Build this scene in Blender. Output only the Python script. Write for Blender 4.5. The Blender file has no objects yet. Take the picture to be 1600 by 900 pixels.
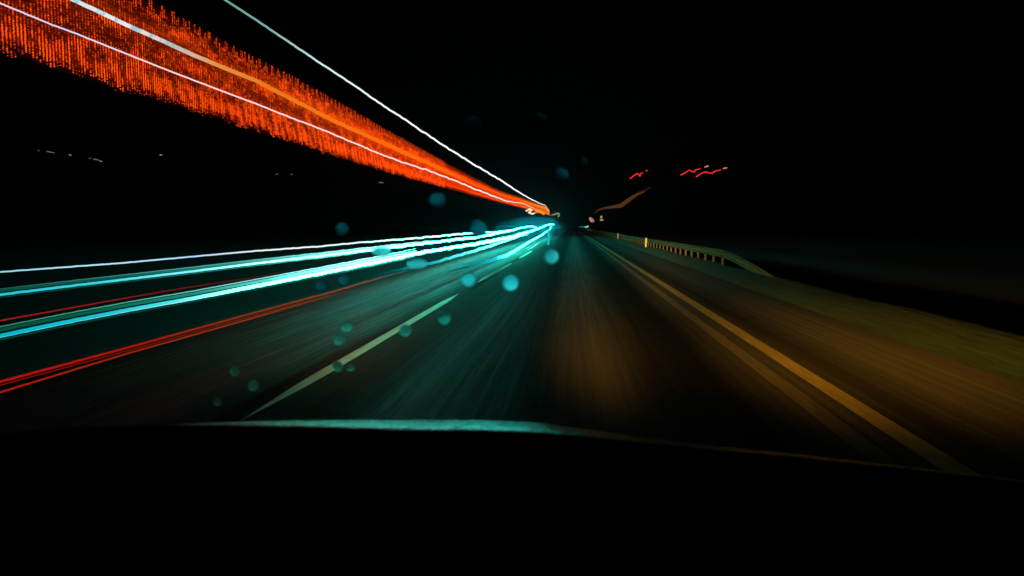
import bpy, bmesh, math, random
import numpy as np
from mathutils import Vector, Matrix, Euler, noise
R = math.radians
random.seed(7)
rng = np.random.default_rng(7)
S = bpy.context.scene
COL = S.collection

# ------------------------------------------------------------------ camera
F = 1155.0                        # focal length in pixels of the 1600 px wide photograph
H = 1.15                          # eye height of the camera on the dashboard
cam_d = bpy.data.cameras.new('camera')
cam_d.sensor_width = 36.0
cam_d.lens = F / 1600 * 36.0
cam_d.clip_start = 0.02
cam_d.clip_end = 6000
cam = bpy.data.objects.new('camera', cam_d)
COL.objects.link(cam)
pitch = math.atan(95 / F)
yaw = math.atan(95 / F * math.cos(pitch))
cam.location = (0, 0, H)
cam.rotation_euler = (R(90) - pitch, 0, yaw)
cam_d.dof.use_dof = True
cam_d.dof.focus_distance = 40
cam_d.dof.aperture_fstop = 8
S.camera = cam

# ------------------------------------------------------------------ world, faint added fill, exposure
W = bpy.data.worlds.new('World')
S.world = W
W.use_nodes = True
wn = W.node_tree
bg = wn.nodes['Background']
sky = wn.nodes.new('ShaderNodeTexSky')
sky.sky_type = 'NISHITA'
sky.sun_disc = False
sky.sun_elevation = R(3)
sky.sun_rotation = R(200)
wn.links.new(sky.outputs[0], bg.inputs[0])
bg.inputs[1].default_value = 0.00004
fill_sun = bpy.data.lights.new('fill_sun', 'SUN')  # added lamp without a source, keeps the dashboard barely visible
fill_sun.energy = 0.0006
fill_sun.angle = R(0.5)
fill_sun.color = (0.7, 0.85, 1.0)
fill_obj = bpy.data.objects.new('fill_sun', fill_sun)
fill_obj.rotation_euler = (R(50), 0, R(160))
COL.objects.link(fill_obj)
S.view_settings.view_transform = 'Standard'
S.view_settings.look = 'None'
S.view_settings.exposure = 0
S.view_settings.gamma = 1
S.cycles.max_bounces = 6
S.cycles.diffuse_bounces = 2
S.cycles.glossy_bounces = 3
S.cycles.volume_bounces = 0
S.cycles.transparent_max_bounces = 12
S.cycles.sample_clamp_indirect = 4

# ------------------------------------------------------------------ helpers
CAMR = Euler((R(90) - pitch, 0, yaw)).to_matrix()


def ray(px, py):
    return CAMR @ Vector(((px - 800) / F, (450 - py) / F, -1))


def at_side(px, py, X):            # the point of that sight line standing X metres beside the camera's line of travel
    d = ray(px, py)
    return Vector((0, 0, H)) + d * (X / d.x)


def at_depth(px, py, Y):
    d = ray(px, py)
    return Vector((0, 0, H)) + d * (Y / d.y)


def side_y(px, X):
    return at_side(px, 355, X).y


def tag(o, label=None, cat=None, group=None, kind=None):
    if label: o['label'] = label
    if cat: o['category'] = cat
    if group: o['group'] = group
    if kind: o['kind'] = kind
    return o


def empty(name, loc=(0, 0, 0)):
    o = bpy.data.objects.new(name, None)
    o.location = loc
    COL.objects.link(o)
    return o


def link(name, me, mat=None, parent=None):
    o = bpy.data.objects.new(name, me)
    if mat:
        if not me.materials:
            for m in (mat if isinstance(mat, (list, tuple)) else [mat]):
                me.materials.append(m)
    COL.objects.link(o)
    if parent is not None:
        o.parent = parent
        o.matrix_parent_inverse = Matrix.Translation(-Vector(parent.location))
    return o


def mesh(name, verts, faces, smooth=False):
    me = bpy.data.meshes.new(name)
    me.from_pydata([tuple(v) for v in verts], [], faces)
    me.update()
    if smooth:
        me.shade_smooth()
    return me


def nodes(m):
    m.use_nodes = True
    nt = m.node_tree
    for n in list(nt.nodes):
        nt.nodes.remove(n)
    out = nt.nodes.new('ShaderNodeOutputMaterial')
    return nt, out


def N(nt, typ, **kw):
    n = nt.nodes.new(typ)
    for k, v in kw.items():
        if k.startswith('i_'):
            n.inputs[k[2:].replace('_', ' ')].default_value = v
        else:
            setattr(n, k, v)
    return n


def math_n(nt, op, a, b=None, clamp=False):
    n = nt.nodes.new('ShaderNodeMath')
    n.operation = op
    n.use_clamp = clamp
    for i, v in enumerate((a, b)):
        if v is None: continue
        if isinstance(v, (int, float)): n.inputs[i].default_value = v
        else: nt.links.new(v, n.inputs[i])
    return n.outputs[0]


def ramp(nt, fac, stops, interp='LINEAR'):
    n = nt.nodes.new('ShaderNodeValToRGB')
    cr = n.color_ramp
    cr.interpolation = interp
    stops = sorted(stops, key=lambda s: s[0])
    while len(cr.elements) < len(stops): cr.elements.new(0.5)
    for e, (p, c) in zip(cr.elements, stops):
        e.position = min(1, max(0, p))
        e.color = (*c, 1) if len(c) == 3 else c
    nt.links.new(fac, n.inputs[0])
    return n.outputs[0]


Y0, Y1 = 2.5, 320.0
HOT = 5.0


def logt(y):
    return math.log(max(y, Y0) / Y0) / math.log(Y1 / Y0)


def depth_t(nt):                   # how far down the road a point lies, on a log scale
    g = N(nt, 'ShaderNodeNewGeometry')
    s = N(nt, 'ShaderNodeSeparateXYZ')
    nt.links.new(g.outputs['Position'], s.inputs[0])
    a = math_n(nt, 'MAXIMUM', s.outputs['Y'], Y0)
    a = math_n(nt, 'DIVIDE', a, Y0)
    a = math_n(nt, 'LOGARITHM', a, math.e)
    return math_n(nt, 'DIVIDE', a, math.log(Y1 / Y0)), g, s


def facing(nt, em, strength):      # beam pattern of a directional lamp aimed along -Y
    g = N(nt, 'ShaderNodeNewGeometry')
    d = N(nt, 'ShaderNodeVectorMath', operation='DOT_PRODUCT')
    nt.links.new(g.outputs['Incoming'], d.inputs[0])
    d.inputs[1].default_value = Vector((.36, -.93, .04)).normalized()
    q = N(nt, 'ShaderNodeMapRange')
    q.inputs['From Min'].default_value = .76
    q.inputs['From Max'].default_value = .9
    q.clamp = True
    nt.links.new(d.outputs['Value'], q.inputs['Value'])
    nt.links.new(math_n(nt, 'MULTIPLY', q.outputs[0], strength), em.inputs['Strength'])


def glow(name, stops, X=None, sample=True):
    """light source whose colour changes along the road; stops: (px, (r,g,b) linear, may exceed 1)"""
    m = bpy.data.materials.new(name)
    nt, out = nodes(m)
    stops = [(p, (c[0], c[1] * HOT, c[2] * HOT * (1.0 if c[1] > 4 else .68)) if c[1] > 2 else c) for p, c in stops]
    mx = max(max(c) for _, c in stops)
    em = N(nt, 'ShaderNodeEmission')
    em.inputs['Strength'].default_value = mx
    if len(stops) == 1:
        em.inputs['Color'].default_value = (*[v / mx for v in stops[0][1]], 1)
    else:
        t, g, s = depth_t(nt)
        c = ramp(nt, t, [(logt(side_y(px, X)), tuple(v / mx for v in c)) for px, c in stops])
        nt.links.new(c, em.inputs['Color'])
    if not sample:                 # lamps that shine towards the oncoming driver and hardly down or sideways
        facing(nt, em, mx)
    nt.links.new(em.outputs[0], out.inputs['Surface'])
    if not sample:
        m.cycles.emission_sampling = 'NONE'
    return m


def lerp_poly(pts, x):
    for (x0, y0), (x1, y1) in zip(pts, pts[1:]):
        if x <= x1:
            return y0 + (y1 - y0) * (x - x0) / (x1 - x0)
    return pts[-1][1]


def tube(name, path, radii, sides=6, squash=1.0):
    vs, fs = [], []
    n = len(path)
    for i, p in enumerate(path):
        a = path[max(0, i - 1)]
        b = path[min(n - 1, i + 1)]
        d = (b - a)
        d = d.normalized() if d.length > 1e-9 else Vector((0, 1, 0))
        up = Vector((0, 0, 1))
        s = d.cross(up)
        s = s.normalized() if s.length > 1e-5 else Vector((1, 0, 0))
        u = s.cross(d).normalized()
        r = radii[i]
        for k in range(sides):
            t = 2 * math.pi * k / sides
            vs.append(p + s * (math.cos(t) * r * squash) + u * (math.sin(t) * r))
    for i in range(n - 1):
        for k in range(sides):
            k2 = (k + 1) % sides
            fs.append((i * sides + k, i * sides + k2, (i + 1) * sides + k2, (i + 1) * sides + k))
    fs.append(tuple(range(sides))[::-1])
    fs.append(tuple((n - 1) * sides + k for k in range(sides)))
    return mesh(name, vs, fs, True)


def shake(px):                     # the bumps of the car, the same for every trail
    a = 0.35 + 1.25 * max(0, min(1, (px - 350) / 300))
    if px > 840: a *= 0.5
    return a * (noise.noise(Vector((px * 0.045, 3.1, 0))) * 0.7 + noise.noise(Vector((px * 0.13, 9.2, 0))) * 0.75
                + 0.6 * noise.noise(Vector((px * 0.33, 1.2, 4))))


def strand_path(pts, X, wob=1.0, step=2.0, Y=None):
    out = []
    total = list(zip(pts, pts[1:]))
    for (x0, y0), (x1, y1) in total:
        n = max(1, int(math.hypot(x1 - x0, y1 - y0) / step))
        for i in range(n):
            t = i / n
            px, py = x0 + (x1 - x0) * t, y0 + (y1 - y0) * t
            py += shake(px) * wob
            out.append(at_side(px, py, X) if Y is None else at_depth(px, py, Y))
    px, py = pts[-1]
    py += shake(px) * wob
    out.append(at_side(px, py, X) if Y is None else at_depth(px, py, Y))
    return out


def radii_for(path, rpx, taper=True):
    """rpx: thickness in photo pixels at start, end -> metres at that distance"""
    n = len(path)
    rs = []
    for i, p in enumerate(path):
        t = i / max(1, n - 1)
        r = rpx[0] + (rpx[1] - rpx[0]) * t
        rs.append(max(0.0008, r * p.y / F))
    if taper and n > 40:
        m_ = min(36, n // 2)
        for k in range(m_):
            rs[n - 1 - k] *= .15 + .85 * (k / m_)
        if path[0].y > 5 and abs(path[0].x) < 5:
            for k in range(30): rs[k] *= .1 + .9 * (k / 30)
    elif taper and n > 6:
        for k, q in ((0, .3), (1, .75)):
            rs[n - 1 - k] *= q
    return rs


# ------------------------------------------------------------------ materials of the place
def asphalt_mat():
    m = bpy.data.materials.new('asphalt')
    nt, out = nodes(m)
    g = N(nt, 'ShaderNodeNewGeometry')
    s = N(nt, 'ShaderNodeSeparateXYZ')
    nt.links.new(g.outputs['Position'], s.inputs[0])
    # bands across the road: headlight pools and dark gaps painted into the colour
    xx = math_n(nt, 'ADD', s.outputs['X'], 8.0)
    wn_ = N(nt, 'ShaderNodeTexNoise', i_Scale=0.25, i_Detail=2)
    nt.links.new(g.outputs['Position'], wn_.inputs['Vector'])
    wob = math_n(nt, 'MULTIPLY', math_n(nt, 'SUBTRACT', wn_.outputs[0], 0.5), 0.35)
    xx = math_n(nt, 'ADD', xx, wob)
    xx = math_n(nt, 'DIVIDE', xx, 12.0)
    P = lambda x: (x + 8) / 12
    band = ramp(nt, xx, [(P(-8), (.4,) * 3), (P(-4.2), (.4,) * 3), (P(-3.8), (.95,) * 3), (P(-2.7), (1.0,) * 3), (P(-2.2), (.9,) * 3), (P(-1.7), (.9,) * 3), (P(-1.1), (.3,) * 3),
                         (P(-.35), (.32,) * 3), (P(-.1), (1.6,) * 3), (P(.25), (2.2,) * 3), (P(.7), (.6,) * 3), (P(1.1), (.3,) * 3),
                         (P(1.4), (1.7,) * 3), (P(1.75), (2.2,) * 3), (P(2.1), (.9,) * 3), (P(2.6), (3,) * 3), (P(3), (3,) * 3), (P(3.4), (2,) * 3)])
    mp = N(nt, 'ShaderNodeMapping')
    mp.inputs['Scale'].default_value = (16, 0.14, 1)
    nt.links.new(g.outputs['Position'], mp.inputs[0])
    st = N(nt, 'ShaderNodeTexNoise', i_Scale=1.0, i_Detail=5, i_Roughness=0.6)
    nt.links.new(mp.outputs[0], st.inputs['Vector'])
    fine = N(nt, 'ShaderNodeTexNoise', i_Scale=55, i_Detail=4)
    nt.links.new(g.outputs['Position'], fine.inputs['Vector'])
    v = math_n(nt, 'ADD', math_n(nt, 'MULTIPLY', st.outputs[0], 1.0), math_n(nt, 'MULTIPLY', fine.outputs[0], 0.5))
    base = ramp(nt, v, [(.5, (.042, .040, .038)), (.75, (.058, .055, .05)), (.95, (.085, .08, .075))])
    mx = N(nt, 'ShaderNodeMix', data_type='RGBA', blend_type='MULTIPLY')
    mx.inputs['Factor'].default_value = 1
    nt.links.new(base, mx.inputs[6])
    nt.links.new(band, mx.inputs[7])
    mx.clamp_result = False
    b = N(nt, 'ShaderNodeBsdfPrincipled')
    nt.links.new(mx.outputs[2], b.inputs['Base Color'])
    rr = ramp(nt, st.outputs[0], [(.3, (.4,) * 3), (.7, (.6,) * 3)])
    # the polished wet wheel track and the wet oncoming lane are smoother than the rest
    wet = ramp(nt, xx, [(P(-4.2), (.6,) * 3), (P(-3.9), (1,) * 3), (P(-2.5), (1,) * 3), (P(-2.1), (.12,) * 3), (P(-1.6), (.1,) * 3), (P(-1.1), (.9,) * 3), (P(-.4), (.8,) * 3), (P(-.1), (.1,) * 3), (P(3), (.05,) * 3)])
    # rippled trail reflections painted as fine streaks on wet lane and wheel track
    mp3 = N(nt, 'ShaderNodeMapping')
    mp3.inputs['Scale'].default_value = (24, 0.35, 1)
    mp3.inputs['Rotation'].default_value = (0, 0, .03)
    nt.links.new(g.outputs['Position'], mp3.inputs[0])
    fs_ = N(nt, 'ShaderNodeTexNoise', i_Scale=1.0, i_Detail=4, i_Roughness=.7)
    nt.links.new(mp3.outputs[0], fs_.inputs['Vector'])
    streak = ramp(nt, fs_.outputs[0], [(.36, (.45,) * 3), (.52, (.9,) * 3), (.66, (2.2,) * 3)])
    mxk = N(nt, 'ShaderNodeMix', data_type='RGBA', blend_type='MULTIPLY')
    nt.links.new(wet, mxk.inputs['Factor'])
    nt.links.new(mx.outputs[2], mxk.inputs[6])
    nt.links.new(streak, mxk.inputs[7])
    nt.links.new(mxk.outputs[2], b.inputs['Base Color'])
    nt.links.new(math_n(nt, 'ADD', rr, math_n(nt, 'MULTIPLY', math_n(nt, 'SUBTRACT', 1.0, wet), .4)), b.inputs['Roughness'])
    nt.links.new(math_n(nt, 'ADD', .012, math_n(nt, 'MULTIPLY', wet, .03)), b.inputs['Specular IOR Level'])
    gr = N(nt, 'ShaderNodeTexNoise', i_Scale=30, i_Detail=3)
    mp2 = N(nt, 'ShaderNodeMapping')
    mp2.inputs['Scale'].default_value = (1, .35, 1)
    nt.links.new(g.outputs['Position'], mp2.inputs[0])
    nt.links.new(mp2.outputs[0], gr.inputs['Vector'])
    bp = N(nt, 'ShaderNodeBump', i_Strength=.8, i_Distance=0.005)
    nt.links.new(gr.outputs[0], bp.inputs['Height'])
    nt.links.new(bp.outputs[0], b.inputs['Normal'])
    nt.links.new(b.outputs[0], out.inputs['Surface'])
    return m


def plain(name, col, rough=0.6, metal=0.0, nscale=8.0, var=0.35, bump=0.0, stretch=(1, 1, 1), spec=0.5, patchy=False):
    m = bpy.data.materials.new(name)
    nt, out = nodes(m)
    g = N(nt, 'ShaderNodeNewGeometry')
    mp = N(nt, 'ShaderNodeMapping')
    mp.inputs['Scale'].default_value = stretch
    nt.links.new(g.outputs['Position'], mp.inputs[0])
    n = N(nt, 'ShaderNodeTexNoise', i_Scale=nscale, i_Detail=5, i_Roughness=.62)
    nt.links.new(mp.outputs[0], n.inputs['Vector'])
    c = ramp(nt, n.outputs[0], [(.3, tuple(v * (1 - var) for v in col)), (.7, tuple(min(1, v * (1 + var)) for v in col))])
    b = N(nt, 'ShaderNodeBsdfPrincipled')
    b.inputs['Roughness'].default_value = rough
    b.inputs['Metallic'].default_value = metal
    b.inputs['Specular IOR Level'].default_value = spec
    nt.links.new(c, b.inputs['Base Color'])
    if patchy:                     # dust lying in patches dulls the gloss
        n3 = N(nt, 'ShaderNodeTexNoise', i_Scale=nscale * .8, i_Detail=3)
        nt.links.new(mp.outputs[0], n3.inputs['Vector'])
        q = ramp(nt, n3.outputs[0], [(.4, (.06,) * 3), (.62, (1,) * 3)])
        nt.links.new(math_n(nt, 'MULTIPLY', q, spec), b.inputs['Specular IOR Level'])
    if bump:
        bp = N(nt, 'ShaderNodeBump', i_Strength=1.0, i_Distance=bump)
        nt.links.new(n.outputs[0], bp.inputs['Height'])
        nt.links.new(bp.outputs[0], b.inputs['Normal'])
    nt.links.new(b.outputs[0], out.inputs['Surface'])
    return m


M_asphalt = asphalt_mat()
M_ground = plain('field_soil', (.006, .007, .003), .95, nscale=.6, bump=.02)
M_grass = plain('verge_grass', (.03, .085, .005), .9, nscale=2.2, stretch=(3, .5, 1), bump=.02, var=.5)
M_hill = plain('dark_hillside', (.03, .035, .02), .95, nscale=.05)
M_yellow = plain('yellow_road_paint', (.62, .5, .14), .6, nscale=6, stretch=(6, .3, 1), var=.3, bump=.002)
M_yellow_ghost = plain('ghost_yellow_paint', (.22, .19, .1), .65, nscale=6, stretch=(6, .3, 1), var=.45, bump=.002)
M_white = plain('white_road_paint', (.56, .49, .3), .55, nscale=7, stretch=(6, .3, 1), var=.3, bump=.002)
M_steel = plain('galvanised_steel', (.13, .085, .025), .9, spec=.08, nscale=3, stretch=(1, 4, 1), var=.25)
M_post = plain('weathered_post', (.12, .1, .07), .9, spec=.1, nscale=6)
M_black = plain('black_plastic', (.012, .012, .013), .7, nscale=60, var=.2, spec=.2)
M_trim = plain('grained_dash_trim', (.02, .022, .022), .22, nscale=190, var=.5, bump=.0012, spec=.22, stretch=(1, .12, .5), patchy=True)
M_paint = plain('dark_car_paint', (.01, .01, .012), .35, nscale=3, var=.1)


# ------------------------------------------------------------------ ground, road, markings
def strip(name, xa, xb, ya, yb, z, mat, nx=1, ny=1, zf=None, parent=None):
    vs, fs = [], []
    for j in range(ny + 1):
        y = ya + (yb - ya) * (j / ny) ** (1.6 if ny > 4 else 1)
        for i in range(nx + 1):
            x = xa + (xb - xa) * i / nx
            vs.append((x, y, z + (zf(x, y) if zf else 0)))
    for j in range(ny):
        for i in range(nx):
            a = j * (nx + 1) + i
            fs.append((a, a + 1, a + nx + 2, a + nx + 1))
    return link(name, mesh(name, vs, fs, bool(zf)), mat, parent)


tag(strip('ground', -1500, 1500, -40, 3000, -.5, M_ground), kind='structure')
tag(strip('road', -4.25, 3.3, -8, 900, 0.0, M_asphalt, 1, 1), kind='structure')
tag(strip('roadside_slope', -6.5, -4.25, -8, 600, 0.0, M_ground, 6, 120,
          lambda x, y: (-.002 if x > -4.26 else -.23 * (-4.25 - x) + .03 * noise.noise(Vector((x * 2, y * .5, 0))))), kind='structure')
tag(strip('grass_verge', 3.3, 9.5, -8, 600, 0.0, M_grass, 16, 160,
          lambda x, y: (0 if x < 3.31 else .03 + .05 * noise.noise(Vector((x * 1.5, y * .35, 0))) + (x - 3.3) * .012 - max(0, x - 4.5) ** 1.5 * .22)), kind='structure')


def marking(name, label, xa, xb, ya, yb, mat, worn=True):
    vs, fs = [], []
    n = max(4, int((yb - ya) / .5)) if yb - ya < 60 else 140
    for j in range(n + 1):
        y = ya + (yb - ya) * (j / n) ** (1.5 if n == 140 else 1)
        e = .006 * noise.noise(Vector((xa, y * 2, 0)))
        if n < 100: e += .5 * (xb - xa) * max(0, 1 - min(y - ya, yb - y) / 1.3)
        e2 = .006 * noise.noise(Vector((xb, y * 2, 3)))
        if n < 100: e2 -= .5 * (xb - xa) * max(0, 1 - min(y - ya, yb - y) / 1.3) - .002
        vs += [(xa + e, y, .004), (xb + e2, y, .004)]
    for j in range(n):
        a = j * 2
        fs.append((a, a + 1, a + 3, a + 2))
    o = link(name, mesh(name, vs, fs), mat)
    return tag(o, kind='structure') if label is None else tag(o, label, 'road marking')


marking('edge_line', 'bright yellow solid line along the right side of the lane', 1.75, 1.895, 2.0, 300, M_yellow)
marking('edge_line', 'faint ghost image of the yellow line just left of the bright solid line', 1.47, 1.6, 2.0, 300, M_yellow_ghost)  # ghost image of the same line, added in paler paint
marking('lane_dash', 'long whitish dash left of the lane, the nearest one', -2.015, -1.905, 4.1, 12.6, M_white)
marking('lane_dash', 'dim far dash continuing the left lane line under the cyan trails', -2.03, -1.90, 15.2, 24, M_white)
marking('lane_dash', 'farthest dash of the left lane line near the vanishing point', -2.03, -1.90, 27, 36, M_white)


def hill(name, x0, x1, y0, depth, hmax, seed):
    vs, fs = [], []
    nx, ny = 60, 14
    for j in range(ny + 1):
        for i in range(nx + 1):
            u, v = i / nx, j / ny
            x = x0 + (x1 - x0) * u
            y = y0 + depth * v
            h = hmax * math.sin(math.pi * min(1, v * .9 + .02)) ** .8 * (math.sin(math.pi * u) ** .5) * (.75 + .5 * noise.noise(Vector((u * 4 + seed, v * 2, 0))))
            vs.append((x, y, -.3 + max(0, h)))
    for j in range(ny):
        for i in range(nx):
            a = j * (nx + 1) + i
            fs.append((a, a + 1, a + nx + 2, a + nx + 1))
    return tag(link(name, mesh(name, vs, fs, True), M_hill), kind='structure')


hill('hill', -900, -60, 420, 500, 60, 1)
hill('hill', 60, 800, 450, 500, 60, 5)

# ------------------------------------------------------------------ guardrail on the right
gr_root = tag(empty('guardrail', (4.4, 6, 0)), 'steel guardrail running along the grass right of the road', 'guardrail')
GX = 4.4
ys = [15.8 + i * .8 for i in range(24)] + [35 + i * 2.0 for i in range(62)]
prof = [(-.02, .26), (.035, .30), (-.02, .345), (-.02, .40), (.035, .445), (-.02, .49), (-.03, .49), (-.03, .26)]
vs, fs = [], []
for y in ys:
    dz = .02 * noise.noise(Vector((0, y * .3, 2))) + (.0 if y < 60 else .003 * (y - 60))
    dx = .03 * noise.noise(Vector((5, y * .2, 2))) - (0 if y < 60 else .00008 * (y - 60) ** 2)
    dz -= .5 * max(0, min(1, (23 - y) / 7)) ** 1.6   # the end is ramped down into the grass
    for x, z in prof:
        vs.append((GX - x + dx, y, z + dz))
K = len(prof)
for j in range(len(ys) - 1):
    for k in range(K):
        fs.append((j * K + k, j * K + (k + 1) % K, (j + 1) * K + (k + 1) % K, (j + 1) * K + k))
link('rail', mesh('rail', vs, fs), M_steel, gr_root)


def box_mesh(name, x0, x1, y0, y1, z0, z1):
    v = [(x, y, z) for z in (z0, z1) for y in (y0, y1) for x in (x0, x1)]
    f = [(0, 2, 3, 1), (4, 5, 7, 6), (0, 1, 5, 4), (2, 6, 7, 3), (0, 4, 6, 2), (1, 3, 7, 5)]
    return mesh(name, v, f)


pm = box_mesh('post', -.03, .03, -.04, .04, -.1, .475)
for i in range(110):
    o = link('post', pm, M_post, None)
    o.parent = gr_root
    o.location = (.06, 22.5 - 6 + i * 1.45, 0.0)


def delineator(x, y, label, h=.9):
    t = tag(empty('delineator_post', (x, y, 0)), label, 'marker post', 'marker posts along the guardrail')
    bm = bmesh.new()
    bmesh.ops.create_cone(bm, cap_ends=True, segments=8, radius1=.05, radius2=.045, depth=h + .1)
    bmesh.ops.translate(bm, verts=bm.verts, vec=(x, y, h / 2 - .05))
    me = bpy.data.meshes.new('post'); bm.to_mesh(me); bm.free()
    link('post', me, M_reflect_post, t)
    link('reflector', box_mesh('reflector', x - .045, x + .045, y - .075, y - .05, h - .28, h - .08), M_reflector, t)


M_reflect_post = plain('pale_post_plastic', (.75, .72, .62), .5, nscale=12, var=.1)
M_reflector = plain('amber_reflector', (.8, .5, .12), .3, nscale=30, var=.2)
delineator(4.1, 68, 'bright pale marker post where the far guardrail begins', .62)
delineator(4.1, 42, 'pale marker post in the middle of the lit guardrail', .55)

# ------------------------------------------------------------------ the car we sit in
car = tag(empty('car', (0, 0, 0)), 'dark car interior with black dashboard along the bottom of the view', 'car')


def on_dash(px, py, D):            # a point D metres ahead
    return at_depth(px, py, D)


# rear dashboard slab: crown follows the curve seen in the photo
crown = [(-350, 712), (100, 667), (250, 663), (330, 664), (400, 667), (480, 671), (560, 676), (650, 682), (750, 683), (860, 686), (1000, 695), (1100, 704), (1250, 716), (1400, 730), (1600, 752), (2000, 800)]
lip = [(-350, 716), (100, 670), (220, 665.5), (300, 661.5), (400, 658), (480, 657), (560, 656.5), (650, 656.5), (750, 656.5), (850, 661), (1000, 683), (1100, 695), (1250, 710), (1400, 727), (1600, 751), (2000, 799)]
vs, fs = [], []
xs = [-350 + 2350 * i / 94 for i in range(95)]
DN, DF = .62, .80
for x in xs:
    yc, yl = lerp_poly(crown, x), lerp_poly(lip, x)
    yc += 1.2 * noise.noise(Vector((x * .02, 0, 0)))
    c = on_dash(x, yc, DN)
    row = [c + Vector((0, .02, -.012)), c, c + Vector((0, -.012, -.004)), c + Vector((0, -.05, -.03)), c + Vector((0, -.16, -.075)),
           c + Vector((0, -.3, -.14)), c + Vector((0, -.4, -.3)), c + Vector((0, -.4, -.6))]
    vs += row
K = 8
for i in range(len(xs) - 1):
    for k in range(K - 1):
        a = i * K + k
        fs.append((a, a + 1, a + K + 1, a + K))
link('dashboard', mesh('dashboard', vs, fs, True), M_black, car)
vs, fs = [], []
for x in xs:
    yc, yl = lerp_poly(crown, x) + 3, lerp_poly(lip, x)
    a = on_dash(x, yc, DN + .03)
    b = on_dash(x, yl, DN + .20)
    m1 = a.lerp(b, .5) + Vector((0, 0, .0002))
    vs += [a + Vector((0, -.005, -.02)), a, m1, b, b + Vector((0, .01, -.004)), b + Vector((0, .02, -.08))]
K = 6
for i in range(len(xs) - 1):
    for k in range(K - 1):
        a = i * K + k
        fs.append((a, a + K, a + K + 1, a + 1))
link('dash_trim', mesh('dash_trim', vs, fs, True), M_trim, car)

# bonnet and bumper ahead, below the sight line over the dashboard
vs, fs = [], []
prof = [(.95, .78), (1.3, .74), (1.7, .66), (1.95, .56), (2.05, .45), (2.05, .25), (1.9, .2)]
for i in range(25):
    u = -1 + 2 * i / 24
    for (y, z) in prof:
        vs.append((-.35 + u * .86, y - .18 * u * u, z - .06 * u * u - .04))
K = len(prof)
for i in range(24):
    for k in range(K - 1):
        a = i * K + k
        fs.append((a, a + 1, a + K + 1, a + K))
link('bonnet', mesh('bonnet', vs, fs, True), M_paint, car)

# windscreen (clear) with the A pillars far outside the frame
M_clear = bpy.data.materials.new('clear_glass')
nt, out = nodes(M_clear)
tr = N(nt, 'ShaderNodeBsdfTransparent')
nt.links.new(tr.outputs[0], out.inputs['Surface'])
WS0, WS1 = Vector((-.35, .92, .74)), Vector((-.35, .28, 1.42))


def on_screen(px, py):             # where a sight line meets the sloping windscreen
    d = ray(px, py)
    n = (WS1 - WS0).cross(Vector((1, 0, 0)))
    t = (WS0 - Vector((0, 0, H))).dot(n) / d.dot(n)
    return Vector((0, 0, H)) + d * t


vs = []
for z in (0, .004):
    for (q, w) in ((WS0, .78), (WS1, .62)):
        vs += [q + Vector((-w, z, 0)), q + Vector((w, z, 0))]
link('windscreen', mesh('windscreen', vs, [(0, 1, 3, 2), (4, 6, 7, 5)]), M_clear, car)

# headlights: housing, lens, and the lamps inside
M_lens = glow('warm_headlight_lens', [(0, (1.6, 1.1, .5))], sample=False)
WARM = (1.0, .42, .03)


def headlight(x):
    bm = bmesh.new()
    bmesh.ops.create_cone(bm, cap_ends=True, segments=20, radius1=.07, radius2=.09, depth=.1,
                          matrix=Matrix.Translation((x, 1.93, .42)) @ Matrix.Rotation(R(-90), 4, 'X'))
    me = bpy.data.meshes.new('headlight'); bm.to_mesh(me); bm.free()
    h = link('headlight', me, M_black, car)
    bm = bmesh.new()
    bmesh.ops.create_uvsphere(bm, u_segments=16, v_segments=8, radius=.08,
                              matrix=Matrix.Translation((x, 1.985, .42)) @ Matrix.Diagonal((1, .15, 1, 1)))
    me = bpy.data.meshes.new('lens'); bm.to_mesh(me); bm.free()
    link('lens', me, M_lens, h)


headlight(-.95)
headlight(.3)


def spot(name, loc, aim, energy, cone, blend=1.0, col=WARM, scale=None, rad=.03):
    l = bpy.data.lights.new(name, 'SPOT')
    l.energy = energy
    l.spot_size = R(cone)
    l.spot_blend = blend
    l.color = col
    l.shadow_soft_size = rad
    o = bpy.data.objects.new(name, l)
    o.location = loc
    d = Vector(aim) - Vector(loc)
    o.rotation_euler = d.to_track_quat('-Z', 'Y').to_euler()
    if scale: o.scale = scale
    COL.objects.link(o)
    o.parent = car
    return o


RL, LL = (.3, 2.12, .5), (-.95, 2.12, .5)


def headlamp(name, lamp, azimuth, down, watts, wide, tall, cutoff=True):
    d = Vector((math.sin(R(azimuth)), math.cos(R(azimuth)), -math.tan(R(down))))
    o = spot(name, lamp, Vector(lamp) + d * 10, watts, 150, .2)
    l = o.data
    l.use_nodes = True                       # the reflector's beam pattern: wide and flat
    nt = l.node_tree
    em = [n for n in nt.nodes if n.type == 'EMISSION'][0]
    tc = N(nt, 'ShaderNodeTexCoord')
    s = N(nt, 'ShaderNodeSeparateXYZ')
    nt.links.new(tc.outputs['Normal'], s.inputs[0])
    a = math_n(nt, 'DIVIDE', math_n(nt, 'DIVIDE', s.outputs['X'], s.outputs['Z']), wide)
    e = math_n(nt, 'DIVIDE', math_n(nt, 'DIVIDE', s.outputs['Y'], s.outputs['Z']), tall)
    q = math_n(nt, 'ADD', math_n(nt, 'MULTIPLY', a, a), math_n(nt, 'MULTIPLY', e, e))
    g = math_n(nt, 'EXPONENT', math_n(nt, 'MULTIPLY', q, -1.0))
    if cutoff:                               # a dipped beam is cut off towards the horizon
        g = math_n(nt, 'MULTIPLY', g, math_n(nt, 'ADD', math_n(nt, 'MULTIPLY', e, 2.2), 1.25, clamp=True))
    nt.links.new(g, em.inputs['Strength'])
    return o


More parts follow.
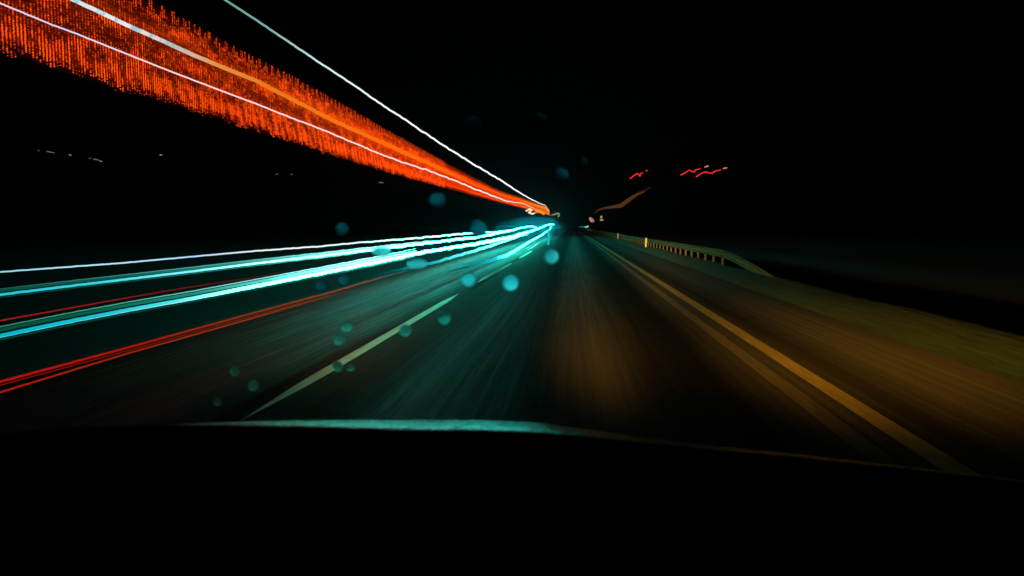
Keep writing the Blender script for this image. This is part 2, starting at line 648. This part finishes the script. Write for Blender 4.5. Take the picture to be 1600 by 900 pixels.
headlamp('low_beam', RL, 27, 1.9, 8000, .5, .073)
headlamp('low_beam', RL, -1, 2.0, 4200, .10, .08)
headlamp('low_beam', LL, -12, 1.3, 5500, .13, .075)
headlamp('high_beam', LL, 4.5, .6, 17000, .055, .035, False)
headlamp('high_beam', RL, 6.0, .2, 90000, .055, .03, False)

# ------------------------------------------------------------------ light trails of the oncoming side
CY = lambda s: (.02 * s, .62 * s, .78 * s)


def trail(label, X, strands, group=None, name='light_trail', cat='light trail', Y=None):
    first = strands[0]
    p0 = strand_path(first[0], X, Y=Y)[0]
    if len(strands) == 1:
        pts, r, mat = first[:3]
        path = strand_path(pts, X, Y=Y)
        o = link(name, tube(name, path, radii_for(path, r)), mat)
        return tag(o, label, cat, group)
    root = tag(empty(name, p0), label, cat, group)
    for st in strands:
        pts, r, mat = st[:3]
        path = strand_path(pts, X, Y=Y)
        link('strand', tube('strand', path, radii_for(path, r)), mat, root)
    return root


T1 = [(330, -15), (352, 0), (400, 31), (495, 95), (550, 131), (570, 145), (612, 174), (625, 181), (652, 200), (700, 232), (744, 259), (786, 284), (814, 303), (842, 317), (852, 321), (858, 332)]
trail('thin white trail high above all the others, greenish at its top end', -8, [(T1, (1.6, .9),
      glow('pale_lamp_glow', [(340, (.12, .33, .28)), (430, (.22, .5, .44)), (520, (.75, .95, .92)), (650, (1.3, 1.4, 1.4)), (858, (1.6, 1.7, 1.7))], -8, False))])

T2 = [(-30, -7), (0, 5), (82, 39), (110, 49), (200, 85), (255, 107), (320, 132), (370, 151), (400, 162), (457, 185), (500, 201), (557, 225), (600, 243), (634, 255), (668, 266), (720, 286), (744, 296), (790, 314), (820, 319), (834, 325), (839, 333)]
trail('thin pinkish white trail running through the middle of the orange dotted band', -7.7, [(T2, (1.3, .9),
      glow('pink_white_glow', [(0, (.9, .65, .8)), (120, (.75, .72, 1.0)), (250, (1.1, .75, .75)), (420, (1.2, .8, .75)), (839, (1.7, .95, .8))], -7.7, False))])
trail('small pale squiggle at the lower tip of the orange band', -7.7, [
      ([(822, 330), (828, 326), (831, 328), (826, 332), (832, 334), (837, 332)], (1.0, 1.0), glow('squiggle_glow', [(0, (1.5, 1.0, .7))]))])
T3 = [(95, -12), (115, 0), (150, 16), (200, 40), (250, 62), (300, 85), (350, 106), (400, 126), (450, 152), (520, 188), (600, 224), (680, 260), (760, 297)]


def ticked_glow():
    m = glow('ticked_white_glow', [(100, (.55, .75, .8)), (200, (.85, .85, .85)), (290, (.7, .55, .5)), (340, (.75, .3, .06)), (420, (.8, .2, .01)), (600, (1.0, .15, .003)), (760, (1.2, .12, .003))], -7.6, False)
    nt = m.node_tree
    em = [n for n in nt.nodes if n.type == 'EMISSION'][0]
    src = em.inputs['Color'].links[0].from_socket
    g = [n for n in nt.nodes if n.type == 'NEW_GEOMETRY'][0]
    mp = N(nt, 'ShaderNodeMapping')
    mp.inputs['Scale'].default_value = (.1, 3.2, .1)
    nt.links.new(g.outputs['Position'], mp.inputs[0])
    n = N(nt, 'ShaderNodeTexNoise', i_Scale=1, i_Detail=2)
    nt.links.new(mp.outputs[0], n.inputs['Vector'])
    c = ramp(nt, n.outputs[0], [(.42, (1, 1, 1)), (.56, (.25, .72, .9)), (.6, (1, 1, 1))])
    mx = N(nt, 'ShaderNodeMix', data_type='RGBA', blend_type='MULTIPLY')
    nt.links.new(ramp(nt, [q for q in nt.nodes if q.type == 'VALTORGB'][0].inputs[0].links[0].from_socket, [(logt(side_y(260, -7.6)), (1, 1, 1)), (logt(side_y(310, -7.6)), (0, 0, 0))]), mx.inputs['Factor'])
    nt.links.new(src, mx.inputs[6])
    nt.links.new(c, mx.inputs[7])
    nt.links.new(mx.outputs[2], em.inputs['Color'])
    return m


trail('thick white and blue streak across the top of the orange band, turning orange', -7.6, [(T3, (3.3, 3.0), ticked_glow())])

# lower group: headlights of the oncoming cars, with a road reflection
L1 = [(-30, 427), (0, 425), (80, 419), (190, 411), (300, 401), (400, 392), (500, 385), (550, 380), (675, 370), (750, 363), (775, 362.5), (800, 359)]
trail('thin blue white trail, topmost of the lower left fan', -4.1, [(L1, (1.3, 1.3),
      glow('thin_blue_white', [(0, (.3, .75, .9)), (120, (.5, .9, 1.0)), (300, (.5, .75, 1.0)), (430, (1.0, 1.0, 1.0)), (560, (.9, 1.1, 1.2)), (800, (1.1, 2.2, 2.0))], -4.1))])

X2, X3 = -3.95, -2.6
L2c = [(-30, 465.5), (0, 460.5), (100, 448), (200, 436), (300, 424), (400, 411.5), (500, 400), (575, 391), (675, 379), (750, 370), (800, 360), (830, 353), (842, 357)]
off = lambda pts, d0, d1: [(x, y + d0 + (d1 - d0) * max(0, min(1, x / 860))) for x, y in pts]
g_core2 = glow('cyan_headlight_core_far', [(0, (.03, .55, .68)), (150, (.05, .7, .8)), (300, (.25, 1.0, 1.1)), (420, (.8, 2.0, 1.9)), (560, (1.05, 4.4, 3.6)), (840, (1.1, 9, 7.6))], X2)
g_teal = glow('green_teal_strand', [(0, (.0, .09, .065)), (200, (.0, .13, .095)), (350, (.01, .28, .22)), (460, (.06, .7, .55)), (600, (.5, 2.0, 1.6)), (760, (.8, 3, 2.6))], X2)
g_edge = glow('pale_green_strand', [(0, (.06, .32, .24)), (200, (.12, .5, .4)), (400, (.3, .95, .85)), (560, (.9, 2, 2)), (700, (1.2, 3, 3))], X3)
trail('cyan band with dark green upper edge, second from the top of the lower left fan', X2, [
    (L2c, (2.15, 1.6), g_core2),
    (off(L2c[:9], -6.0, -1.0), (2.4, 1.2), g_teal),
    (off(L2c[:9], -9.0, -2.0), (.6, .7), glow('thin_grey_green_edge', [(0, (.03, .12, .1)), (400, (.15, .5, .45)), (675, (1, 2, 2))], X2)),
    (off(L2c[:8], 4.2, 2.5), (.7, .6), g_teal),
])
L3c = [(-30, 531), (0, 524.5), (100, 503.5), (200, 484), (300, 466), (400, 446.5), (500, 427), (600, 407), (650, 396), (700, 388), (750, 380), (800, 370.5), (830, 361), (861, 350), (865, 352)]
g_core3 = glow('cyan_headlight_core', [(0, (.0, .46, .58)), (150, (.01, .55, .66)), (260, (.06, .8, .85)), (350, (.5, 1.3, 1.3)), (450, (1.0, 2.8, 2.4)), (600, (1.1, 6.5, 5.2)), (860, (1.15, 11, 9))], X3)
g_hot3 = glow('white_hot_core_line', [(0, (.12, .85, .95)), (150, (.3, .95, 1.0)), (300, (.9, 1.5, 1.6)), (450, (1.1, 3.2, 2.8)), (860, (1.15, 9, 7.6))], X3)
trail('broad bright cyan band with green upper edge, widest of the lower left fan', X3, [
    (L3c, (3.1, 2.1), g_core3),
    (off(L3c[:10], 2.4, 1.2), (1.1, 1.4), g_hot3),
    (off(L3c[:9], -9.0, -2.5), (3.3, 1.6), glow('deep_green_strand', [(0, (.0, .075, .042)), (150, (.0, .12, .07)), (300, (.01, .26, .19)), (420, (.1, .8, .7)), (560, (.7, 2.4, 2.0)), (650, (1., 3.4, 2.8))], X3)),
    (off(L3c[:9], -14.0, -5.5), (.7, .8), g_edge),
    (off(L3c[:9], 6.6, 4.2), (.9, .8), g_teal),
])
trail('white cyan trail just under the widest band, fading out above the road', X3, [
    ([(560, 437), (620, 422), (680, 410), (724, 397), (761, 386), (792, 376), (824, 366)], (2.2, 2.0),
     glow('under_trail_glow', [(560, (0, .02, .02)), (620, (.0, .10, .12)), (680, (.02, .5, .6)), (740, (.2, 1.7, 1.6)), (824, (1.05, 6, 5))], X3))])
trail('bright cyan trail lowest over the road close to the vanishing point', -2.2, [
    ([(700, 425), (750, 412), (770, 406), (792, 399), (812, 388), (830, 376), (845, 368), (859, 359), (861, 353)], (3.0, 1.8),
     glow('low_trail_glow', [(700, (0, .03, .03)), (740, (.0, .2, .24)), (775, (.02, .6, .75)), (800, (.4, 2.4, 2.4)), (860, (1.1, 8, 6.8))], -2.2))])
trail('short thin pale streak below the lowest cyan trail', -1.9, [
    ([(820, 394), (826, 390), (835, 384), (845, 376)], (.5, .7), glow('short_streak_glow', [(820, (.05, .35, .35)), (835, (.4, 1.2, 1.2)), (845, (.1, .5, .5))], -1.9))])
trail('soft upright cyan reflection under the bright knot, built as a glowing tube', -1.6, [
    ([(857, 360), (857.5, 368), (857, 380), (855, 392), (852, 404)], (1.6, 1.2), glow('upright_reflection_glow', [(0, (.02, .5, .45))], sample=False))])  # reflection of the knot in the wet road, added as an emitting tube
trail('faint tiny blue streak above the bright cyan knot', -6, [
    ([(780, 353), (795, 353.5), (810, 354.5)], (.7, .8), glow('faint_blue_glow', [(780, (0, .05, .07)), (795, (.0, .25, .35)), (810, (0, .2, .3))], -6))])

R1 = [(-30, 507), (0, 501), (100, 483), (200, 465), (300, 448), (400, 433), (475, 418)]
trail('single thin dark red trail between the two cyan bands', X3, [(R1, (1.0, .7),
      glow('thin_red_glow', [(0, (.42, .012, .012)), (200, (.28, .01, .012)), (330, (.13, .008, .006)), (475, (.02, .002, .001))], X3))])
R2 = [(-30, 604), (0, 596.5), (200, 543), (300, 515.5), (400, 488), (520, 456), (600, 432), (640, 421)]
g_red = glow('red_lamp_glow', [(0, (.4, .006, .004)), (200, (.33, .008, .004)), (400, (.22, .03, .008)), (520, (.19, .045, .02)), (600, (.16, .075, .045)), (640, (.12, .08, .07))], -2.45, False)
g_red2 = glow('orange_red_lamp_glow', [(0, (.36, .012, .004)), (200, (.26, .02, .004)), (400, (.22, .04, .008)), (520, (.1, .03, .008)), (560, (.05, .02, .006))], -2.45, False)
trail('twin red trails, lowest of the lower left fan, turning brown far away', -2.45, [
    (R2, (2.1, 1.3), g_red),
    (off(R2[:6], 5.4, 3), (.55, .5), g_red),
    ([(-30, 621.5), (0, 613), (200, 552), (300, 524), (400, 495.5), (520, 461), (560, 449)], (1.6, 1.1), g_red2),
])
trail('short yellow hook of light right of the orange band tip', -3, [
    ([(861, 336), (866, 335.5), (870, 333), (874, 334), (872, 340)], (.6, .9), glow('yellow_hook_glow', [(0, (.45, .4, .16))]))], Y=120)

# ------------------------------------------------------------------ LED matrix band, upper left
XL = -8.0
top = [(-60, -158), (0, -124), (245, 4), (302, 35), (400, 90), (457, 118), (550, 170), (600, 200), (680, 244), (720, 266), (780, 297), (854, 321), (859, 328)]
bot = [(-60, 74), (0, 92), (100, 124), (200, 154), (300, 181), (400, 212), (600, 272), (720, 303), (820, 328), (859, 338)]


def px_of_y(y):                    # inverse of side_y for XL
    lo, hi = -200, 880
    for _ in range(30):
        m = (lo + hi) / 2
        if side_y(m, XL) < y: lo = m
        else: hi = m
    return lo


led = tag(empty('led_matrix_band', (XL, 10, 4)), 'long orange red band of tiny LED dots filling the upper left sky', 'light band')


def led_face_mat():
    m = bpy.data.materials.new('led_face')
    nt, out = nodes(m)
    t, g, s = depth_t(nt)
    uv = N(nt, 'ShaderNodeUVMap')
    uv.uv_map = 'UVMap'
    su = N(nt, 'ShaderNodeSeparateXYZ')
    nt.links.new(uv.outputs[0], su.inputs[0])
    v = su.outputs['Y']
    Lp = lambda px: logt(side_y(px, XL))
    base = ramp(nt, t, [(Lp(0), (.1, .005, .0)), (Lp(250), (.12, .006, .0)), (Lp(400), (.2, .01, .0)), (Lp(500), (.34, .025, .002)), (Lp(600), (.8, .035, .001)), (Lp(720), (1.0, .045, .001)), (Lp(800), (1.05, .075, .001)), (Lp(845), (1.0, .17, .002))])
    # longitudinal rows
    cmb = N(nt, 'ShaderNodeCombineXYZ')
    nt.links.new(math_n(nt, 'MULTIPLY', t, 10.0), cmb.inputs[0])
    nt.links.new(math_n(nt, 'MULTIPLY', v, 34.0), cmb.inputs[1])
    n1 = N(nt, 'ShaderNodeTexNoise', i_Scale=1, i_Detail=5, i_Roughness=.7)
    nt.links.new(cmb.outputs[0], n1.inputs['Vector'])
    rows = ramp(nt, n1.outputs[0], [(.3, (.4,) * 3), (.5, (.95,) * 3), (.66, (1.35,) * 3)])
    # upright columns
    cm2 = N(nt, 'ShaderNodeCombineXYZ')
    nt.links.new(math_n(nt, 'MULTIPLY', s.outputs['Y'], 6.5), cm2.inputs[0])
    nt.links.new(math_n(nt, 'MULTIPLY', v, 60.0), cm2.inputs[1])
    n2 = N(nt, 'ShaderNodeTexNoise', i_Scale=1, i_Detail=1)
    nt.links.new(cm2.outputs[0], n2.inputs['Vector'])
    cols = ramp(nt, n2.outputs[0], [(.38, (.65,) * 3), (.6, (1.15,) * 3)])
    # each row of lamps has its own brightness across the height of the board
    prof = ramp(nt, v, [(.05, (.0, .0, .0)), (.13, (.3,) * 3), (.2, (1.3,) * 3), (.3, (.75,) * 3), (.42, (1.05,) * 3), (.5, (.7,) * 3), (.62, (1.15,) * 3), (.72, (1.35, 2.0, 2)), (.8, (.8,) * 3), (.88, (.3,) * 3), (.95, (.14,) * 3), (1, (0,) * 3)])
    c = base
    for q in (rows, cols, prof):
        mx = N(nt, 'ShaderNodeMix', data_type='RGBA', blend_type='MULTIPLY')
        mx.inputs['Factor'].default_value = 1
        nt.links.new(c, mx.inputs[6])
        nt.links.new(q, mx.inputs[7])
        c = mx.outputs[2]
    em = N(nt, 'ShaderNodeEmission')
    facing(nt, em, 1.0)
    nt.links.new(c, em.inputs['Color'])
    nt.links.new(em.outputs[0], out.inputs['Surface'])
    m.cycles.emission_sampling = 'NONE'
    return m


vs, fs, uvs = [], [], []
pxs = [-60 + i * 6 for i in range(153)] + [858.5]
NV = 8
for px in pxs:
    a, b = lerp_poly(bot, px), lerp_poly(top, px)
    for k in range(NV + 1):
        v = k / NV
        vs.append(at_side(px, a + (b - a) * v + shake(px) * .6, XL))
        uvs.append((px / 900, v))
nf = len(vs)
for i in range(len(pxs) - 1):
    for k in range(NV):
        a = i * (NV + 1) + k
        fs.append((a, a + 1, a + NV + 2, a + NV + 1))
me = mesh('led_face', vs, fs)
uvl = me.uv_layers.new(name='UVMap')
for l in me.loops:
    uvl.data[l.index].uv = uvs[l.vertex_index]
link('led_face', me, led_face_mat(), led)

# the single LEDs, in columns, nearest ones
cols_y = []
y = side_y(-50, XL)
GP = .437
dots = []          # (centre, half height, half width, brightness class)
i0 = int(y / (GP / 6))
yy = i0 * GP / 6
PW = .024
while yy < 46:
    px = px_of_y(yy)
    gi = int(round(yy / (GP / 6)))
    sub = gi % 6
    grp = gi // 6
    a, b = lerp_poly(bot, px), lerp_poly(top, px)
    pa, pb = at_side(px, a, XL), at_side(px, b, XL)
    nrow = int((pb.z - pa.z) / PW)
    colb = .6 + .8 * noise.noise(Vector((gi * .9, 0, 7)))
    for r in range(nrow):
        v = r / nrow
        if v > .89 and sub in (0, 5): continue
        if v > .97 - .06 * math.sin(sub * 1.9 + grp): continue
        edge = .06 + .07 * noise.noise(Vector((grp * .8, sub * .15, 0))) + .07 * random.random() ** 2
        if v < edge: continue
        # brightness field
        f = .52 + .8 * noise.noise(Vector((yy * 1.7, v * 7, 0))) + .6 * noise.noise(Vector((yy * 7, v * 24, 3)))
        low = max(0, 1 - abs(v - .2) / .17)
        f += low * (.42 + 1.0 * math.sin(2 * math.pi * (yy / GP / 1.0 + v * 2.5)) * .5)
        f += .35 * max(0, 1 - abs(v - .71) / .05) * max(0, min(1, (px - 330) / 120))
        if v > .89: f = .62
        f *= colb + .45
        f += random.uniform(-.27, .27)
        if f < .2: continue
        z = pa.z + r * PW + shake(px) * .6 * yy / F
        dots.append((XL + .03, yy + random.uniform(-.006, .006), z, f, v, px))
    yy += GP / 6
D = np.array(dots)
print('leds', len(D))
f = D[:, 3]
hz = np.where(f > .8, .0135, .0095)[:, None]
hy = np.where(f > .8, .022, .016)[:, None] * (D[:, 1:2] / 14) ** .35
C = D[:, :3]
octa = np.array([(1, 0, 0), (0, 1, 0), (0, 0, 1), (0, -1, 0), (0, 0, -1)], float)
V = C[:, None, :] + octa[None] * np.stack([np.full(len(C), .02)[:, None], hy, hz], -1).reshape(-1, 1, 3)
V = V.reshape(-1, 3)
tri = np.array([(0, 1, 2), (0, 2, 3), (0, 3, 4), (0, 4, 1)])
# 4 front faces + a back quad split in two: a closed little pyramid
tri = np.vstack([tri, [(1, 4, 3), (1, 3, 2)]])
T = (tri[None] + (np.arange(len(C)) * 5)[:, None, None]).reshape(-1, 3)
cls = np.digitize(f, [.45, .75, 1.05])
yel = (rng.random(len(C)) < .06)
cls = np.where(yel & (cls >= 1), 4, cls)
me = bpy.data.meshes.new('led')
me.vertices.add(len(V)); me.vertices.foreach_set('co', V.ravel())
me.loops.add(T.size); me.loops.foreach_set('vertex_index', T.ravel().astype(np.int32))
me.polygons.add(len(T)); me.polygons.foreach_set('loop_start', np.arange(0, T.size, 3, dtype=np.int32))
me.polygons.foreach_set('loop_total', np.full(len(T), 3, dtype=np.int32))
me.update(); me.validate()
for nm, c in (('led_dim', (.26, .016, .001)), ('led_orange', (.7, .05, .003)), ('led_red', (1.1, .055, .003)), ('led_bright', (1.5, .11, .004)), ('led_amber', (.85, .15, .01))):
    me.materials.append(glow(nm, [(0, c)], sample=False))
me.polygons.foreach_set('material_index', np.repeat(cls, 6).astype(np.int32))
o = bpy.data.objects.new('led_dots', me)
COL.objects.link(o)
o.parent = led
o.matrix_parent_inverse = Matrix.Translation(-Vector(led.location))
tag(o, kind='stuff')
# tip of the band
trail('orange glowing curl at the far tip of the LED band', XL, [
    ([(838, 329), (845, 331), (850, 334), (848, 336)], (2.5, 2.0), glow('orange_tip_glow', [(0, (1.3, .32, .01))]))])

# ------------------------------------------------------------------ small far lights
def far_light(pts, r, col, label, Y, group=None):
    return trail(label, 0, [(pts, r, glow('far_light_glow', [(0, col)]))], group, 'distant_light', 'light', Y=Y)


GL = 'far lights scattered on the left hillside'
far_light([(59, 235), (62, 235.5)], (.8, .8), (.06,.08,.065), 'first of a broken row of specks on the left hill, the leftmost', 400, GL)
far_light([(73, 236.5), (79, 237.5), (86, 239)], (.7, .6), (.1,.2,.18), 'short bluish dash in the row of specks on the left hill', 400, GL)
far_light([(108, 241.5), (111, 242.3)], (1.0, .9), (.22,.25,.16), 'brightest speck between the two dashes on the left hill', 400, GL)
far_light([(139, 247), (142, 247.3)], (.6, .6), (.14, .14, .08), 'dim speck left of the yellowish dash on the left hill', 400, GL)
far_light([(146, 248.6), (150, 249.2), (154, 250)], (.8, .7), (.16,.16,.09), 'yellowish dash in the row of specks on the left hill', 400, GL)
far_light([(156, 251.5), (159, 252.3)], (1.0, .9), (.22,.23,.13), 'bright speck at the right end of the yellowish dash', 400, GL)
far_light([(250, 242), (253, 242.3)], (1.0, 1.0), (.28, .27, .22), 'lone speck on the dark left hill below the orange band', 400)
far_light([(431, 272), (434, 272.2)], (.8, .8), (.10, .09, .08), 'left one of two very dim specks below the orange band', 400)
far_light([(454, 272.5), (457, 272.6)], (.8, .8), (.1, .09, .08), 'right one of two very dim specks below the orange band', 400)
far_light([(592, 285), (599, 285.6)], (.7, .7), (.12, .18, .17), 'small greyish dash just under the narrowing orange band', 400)

RED = (1.1, .04, .025)
far_light([(984, 279), (989, 275.5), (995, 271), (998, 273), (1000, 276), (1001, 271), (1005, 269.5)], (.75, .8), RED, 'small red zigzag of light, leftmost on the right side of the sky', 260, 'red zigzag lights above the right roadside')
far_light([(1009, 267), (1012, 266.6)], (.9, .8), (.5, .08, .05), 'tiny reddish dot right beside the leftmost red zigzag', 260)
far_light([(1063.5, 274), (1070, 270), (1077, 265.5), (1081, 268), (1085, 269), (1087, 265), (1089, 265), (1095, 263.5)], (.75, .7), RED, 'upper red zigzag of light of the right hand pair', 260, 'red zigzag lights above the right roadside')
far_light([(1087.5, 276.5), (1095, 271.5), (1102, 268), (1108, 270.5), (1113, 271), (1116, 268), (1120, 266.5), (1127, 265)], (.75, .7), RED, 'lower red zigzag of light of the right hand pair', 260, 'red zigzag lights above the right roadside')
far_light([(1101, 261), (1104, 259.7), (1107, 259.6)], (1.0, 1.0), (.75, .25, .18), 'pinkish dot right above the upper red zigzag', 260)
far_light([(1130, 263), (1133, 262.2), (1136, 262.2)], (1.0, .9), (.75, .25, .18), 'pinkish dot at the far right end of the lower red zigzag', 260)
far_light([(922, 340), (923.5, 345), (926, 343), (926, 347)], (2.4, 2.4), (.42, .22, .16), 'pink white blurred lamp, left of two above the far guardrail', 150)
far_light([(938, 339), (941, 339.3)], (2.2, 2.2), (.4, .2, .13), 'pink upper half of the right lamp above the far guardrail', 150)
far_light([(937.5, 344), (942.5, 343.6)], (1.5, 1.5), (.38, .26, .09), 'yellow lower half of the right lamp above the far guardrail', 150)
far_light([(905, 354.2), (912, 354.6), (915, 354.8)], (.5, .8), (.04, .18, .15), 'faint teal tail left of the small bright cyan lamp', 150)
far_light([(914, 355), (917, 354.4), (919.5, 353.2)], (.9, 1.3), (.25, .85, .8), 'small bright cyan lamp on the road just right of the vanishing point', 150)
far_light([(917, 358.6), (919, 359.4)], (1.0, 1.0), (.16, .05, .02), 'dim brown lamp just below the small cyan lamp, left one', 150)
far_light([(921.5, 359.4), (923.5, 359.2)], (1.0, .9), (.16, .06, .03), 'dim brown lamp just below the small cyan lamp, right one', 150)
# amber lit smear above
far_light([(929, 333), (934, 329), (944, 325), (958, 323.2), (970, 321), (979, 315), (988, 308), (998, 303), (1008, 299)], (4.2, 5.5), (.075, .032, .007), 'dull amber ribbon of light climbing above the two pink lamps', 110)
far_light([(994, 303), (1006, 298), (1018, 292)], (2.0, 2.0), (.012, .007, .003), 'very dim brown end of the amber ribbon', 112)

# ------------------------------------------------------------------ raindrops on the windscreen
def drop_mat(name, col):
    m = bpy.data.materials.new(name)
    nt, out = nodes(m)
    rf = N(nt, 'ShaderNodeBsdfRefraction')
    rf.inputs['IOR'].default_value = 1.33
    rf.inputs['Roughness'].default_value = .3
    rf.inputs['Color'].default_value = (*col, 1)
    nt.links.new(rf.outputs[0], out.inputs['Surface'])
    return m


M_drop = drop_mat('raindrop', (.55, .84, .95))
M_drop_dim = drop_mat('raindrop_dim_tint', (.1, .23, .3))  # same water; how dimly each drop catches light is put into its tint
M_drop_faint = drop_mat('raindrop_faint_tint', (.08, .18, .22))

M_low = drop_mat('raindrop_low_tint', (.42, .74, .72))

nrm = (WS1 - WS0).cross(Vector((1, 0, 0))).normalized()
if nrm.y > 0: nrm = -nrm


def raindrop(px, py, r, label, sx=1.0):
    c = on_screen(px, py)
    dist = (c - Vector((0, 0, H))).length
    rad = r * dist / F
    u = Vector((1, 0, 0))
    w = (WS1 - WS0).normalized()
    # the screen slopes: a drop that has run down it is longer than wide
    st = 1 / max(.35, abs(ray(px, py).normalized().dot(nrm)))
    vs, fs = [], []
    rings, seg = 6, 24
    for k in range(rings):
        a = (k / (rings - 1)) * math.pi / 2
        for s_ in range(seg):
            t = 2 * math.pi * s_ / seg
            q = math.cos(a) + .02 * math.sin(3 * t + px)
            if k == rings - 1: q = .02
            vs.append(on_screen(px + math.cos(t) * q * r * sx, py + math.sin(t) * q * r) - nrm * (math.sin(a) * rad * .1))
    for k in range(rings - 1):
        for s_ in range(seg):
            s2 = (s_ + 1) % seg
            fs.append((k * seg + s_, k * seg + s2, (k + 1) * seg + s2, (k + 1) * seg + s_))
    fs.append(tuple(range((rings - 1) * seg, rings * seg)))
    fs.append(tuple(range(seg))[::-1])
    me = mesh('raindrop', vs, fs, False)
    bm = bmesh.new(); bm.from_mesh(me)
    bmesh.ops.recalc_face_normals(bm, faces=bm.faces)
    bm.to_mesh(me); bm.free()
    o = link('raindrop', me, (M_low if py > 470 else M_drop_faint) if ('faint' in label or 'barely' in label or 'very dim' in label) else (M_low if py > 470 else M_drop_dim) if ('dim' in label or 'grey' in label) else M_drop)
    return tag(o, label, 'raindrop', 'raindrops on the windscreen')


for a in [(797, 441, 13, 'brightest cyan raindrop, right of the end of the left lane line'),
          (732, 436, 11, 'bright cyan raindrop just above the tip of the left lane line'),
          (694, 497, 9.5, 'grey green raindrop alone right of the left lane line'),
          (633, 516, 9, 'dim greenish raindrop touching the right edge of the left lane line'),
          (860, 400, 12, 'blue raindrop below the bright cyan knot'),
          (542, 510, 8.5, 'dim raindrop, upper of two left of the lane line'),
          (530, 530, 8.5, 'dim raindrop, lower of two left of the lane line'),
          (527, 572, 8, 'greyish raindrop low on the left lane line'),
          (503, 446, 9, 'dim raindrop under the widest cyan band, the left one of two'),
          (538, 436, 9, 'dim raindrop under the widest cyan band, the right one of two'),
          (367, 580, 7.5, 'very dim raindrop far left over the dark road'),
          (396, 602, 8, 'very dim raindrop left of the lower end of the lane line'),
          (875, 275, 12.5, 'dim blue raindrop in the dark sky above the vanishing point'),
          (908, 255, 10, 'fainter raindrop in the sky right above the dim blue one'),
          (740, 195, 13, 'barely visible raindrop in the sky above the white trail'),
          (843, 190, 13, 'barely visible raindrop high in the sky above the vanishing point'),
          (684, 313, 12, 'dim teal raindrop between the orange band and the cyan trails'),
          (748, 358, 13, 'dim teal raindrop sitting on top of the thin topmost cyan fan trail'),
          (535, 358, 10, 'dim raindrop above the thin trail in the left half'),
          (340, 628, 6, 'tiny faint raindrop just above the dashboard at left')]:
    raindrop(*a)
raindrop(596, 393, 8, 'wide bright blue smear of water between the two upper cyan bands', 1.9)
raindrop(652, 412, 7.5, 'wide bright blue smear of water just below the widest cyan band', 2.1)
raindrop(548, 574, 5, 'tiny faint raindrop right of the greyish one on the lane line', 1.3)

# ------------------------------------------------------------------ night air, haze added for the glow round the lights
USE_HAZE = True
if USE_HAZE:
    M_air = bpy.data.materials.new('night_haze')
    nt, out = nodes(M_air)
    pv = N(nt, 'ShaderNodeVolumePrincipled')
    pv.inputs['Color'].default_value = (.3, .8, 1, 1)
    pv.inputs['Density'].default_value = .0003
    pv.inputs['Anisotropy'].default_value = .96
    nt.links.new(pv.outputs[0], out.inputs['Volume'])
    o = link('haze', box_mesh('haze', -1550, 1550, -60, 3050, -1.2, 90), M_air)
    tag(o, kind='stuff')

M_halo = M_air.copy()  # added mist volume standing in for the lens halo round the trails
M_halo.name = 'halo_mist'
pv = [n for n in M_halo.node_tree.nodes if n.type == 'PRINCIPLED_VOLUME'][0]
pv.inputs['Color'].default_value = (.1, .7, 1, 1)
pv.inputs['Density'].default_value = .0045
pv.inputs['Anisotropy'].default_value = .9
bm = bmesh.new()
bmesh.ops.create_icosphere(bm, subdivisions=4, radius=1, matrix=Matrix.Translation((-3.2, 88, .9)) @ Matrix.Diagonal((2.4, 55, 1.35, 1)))
me = bpy.data.meshes.new('trail_halo'); bm.to_mesh(me); bm.free()
tag(link('trail_halo', me, M_halo), kind='stuff')
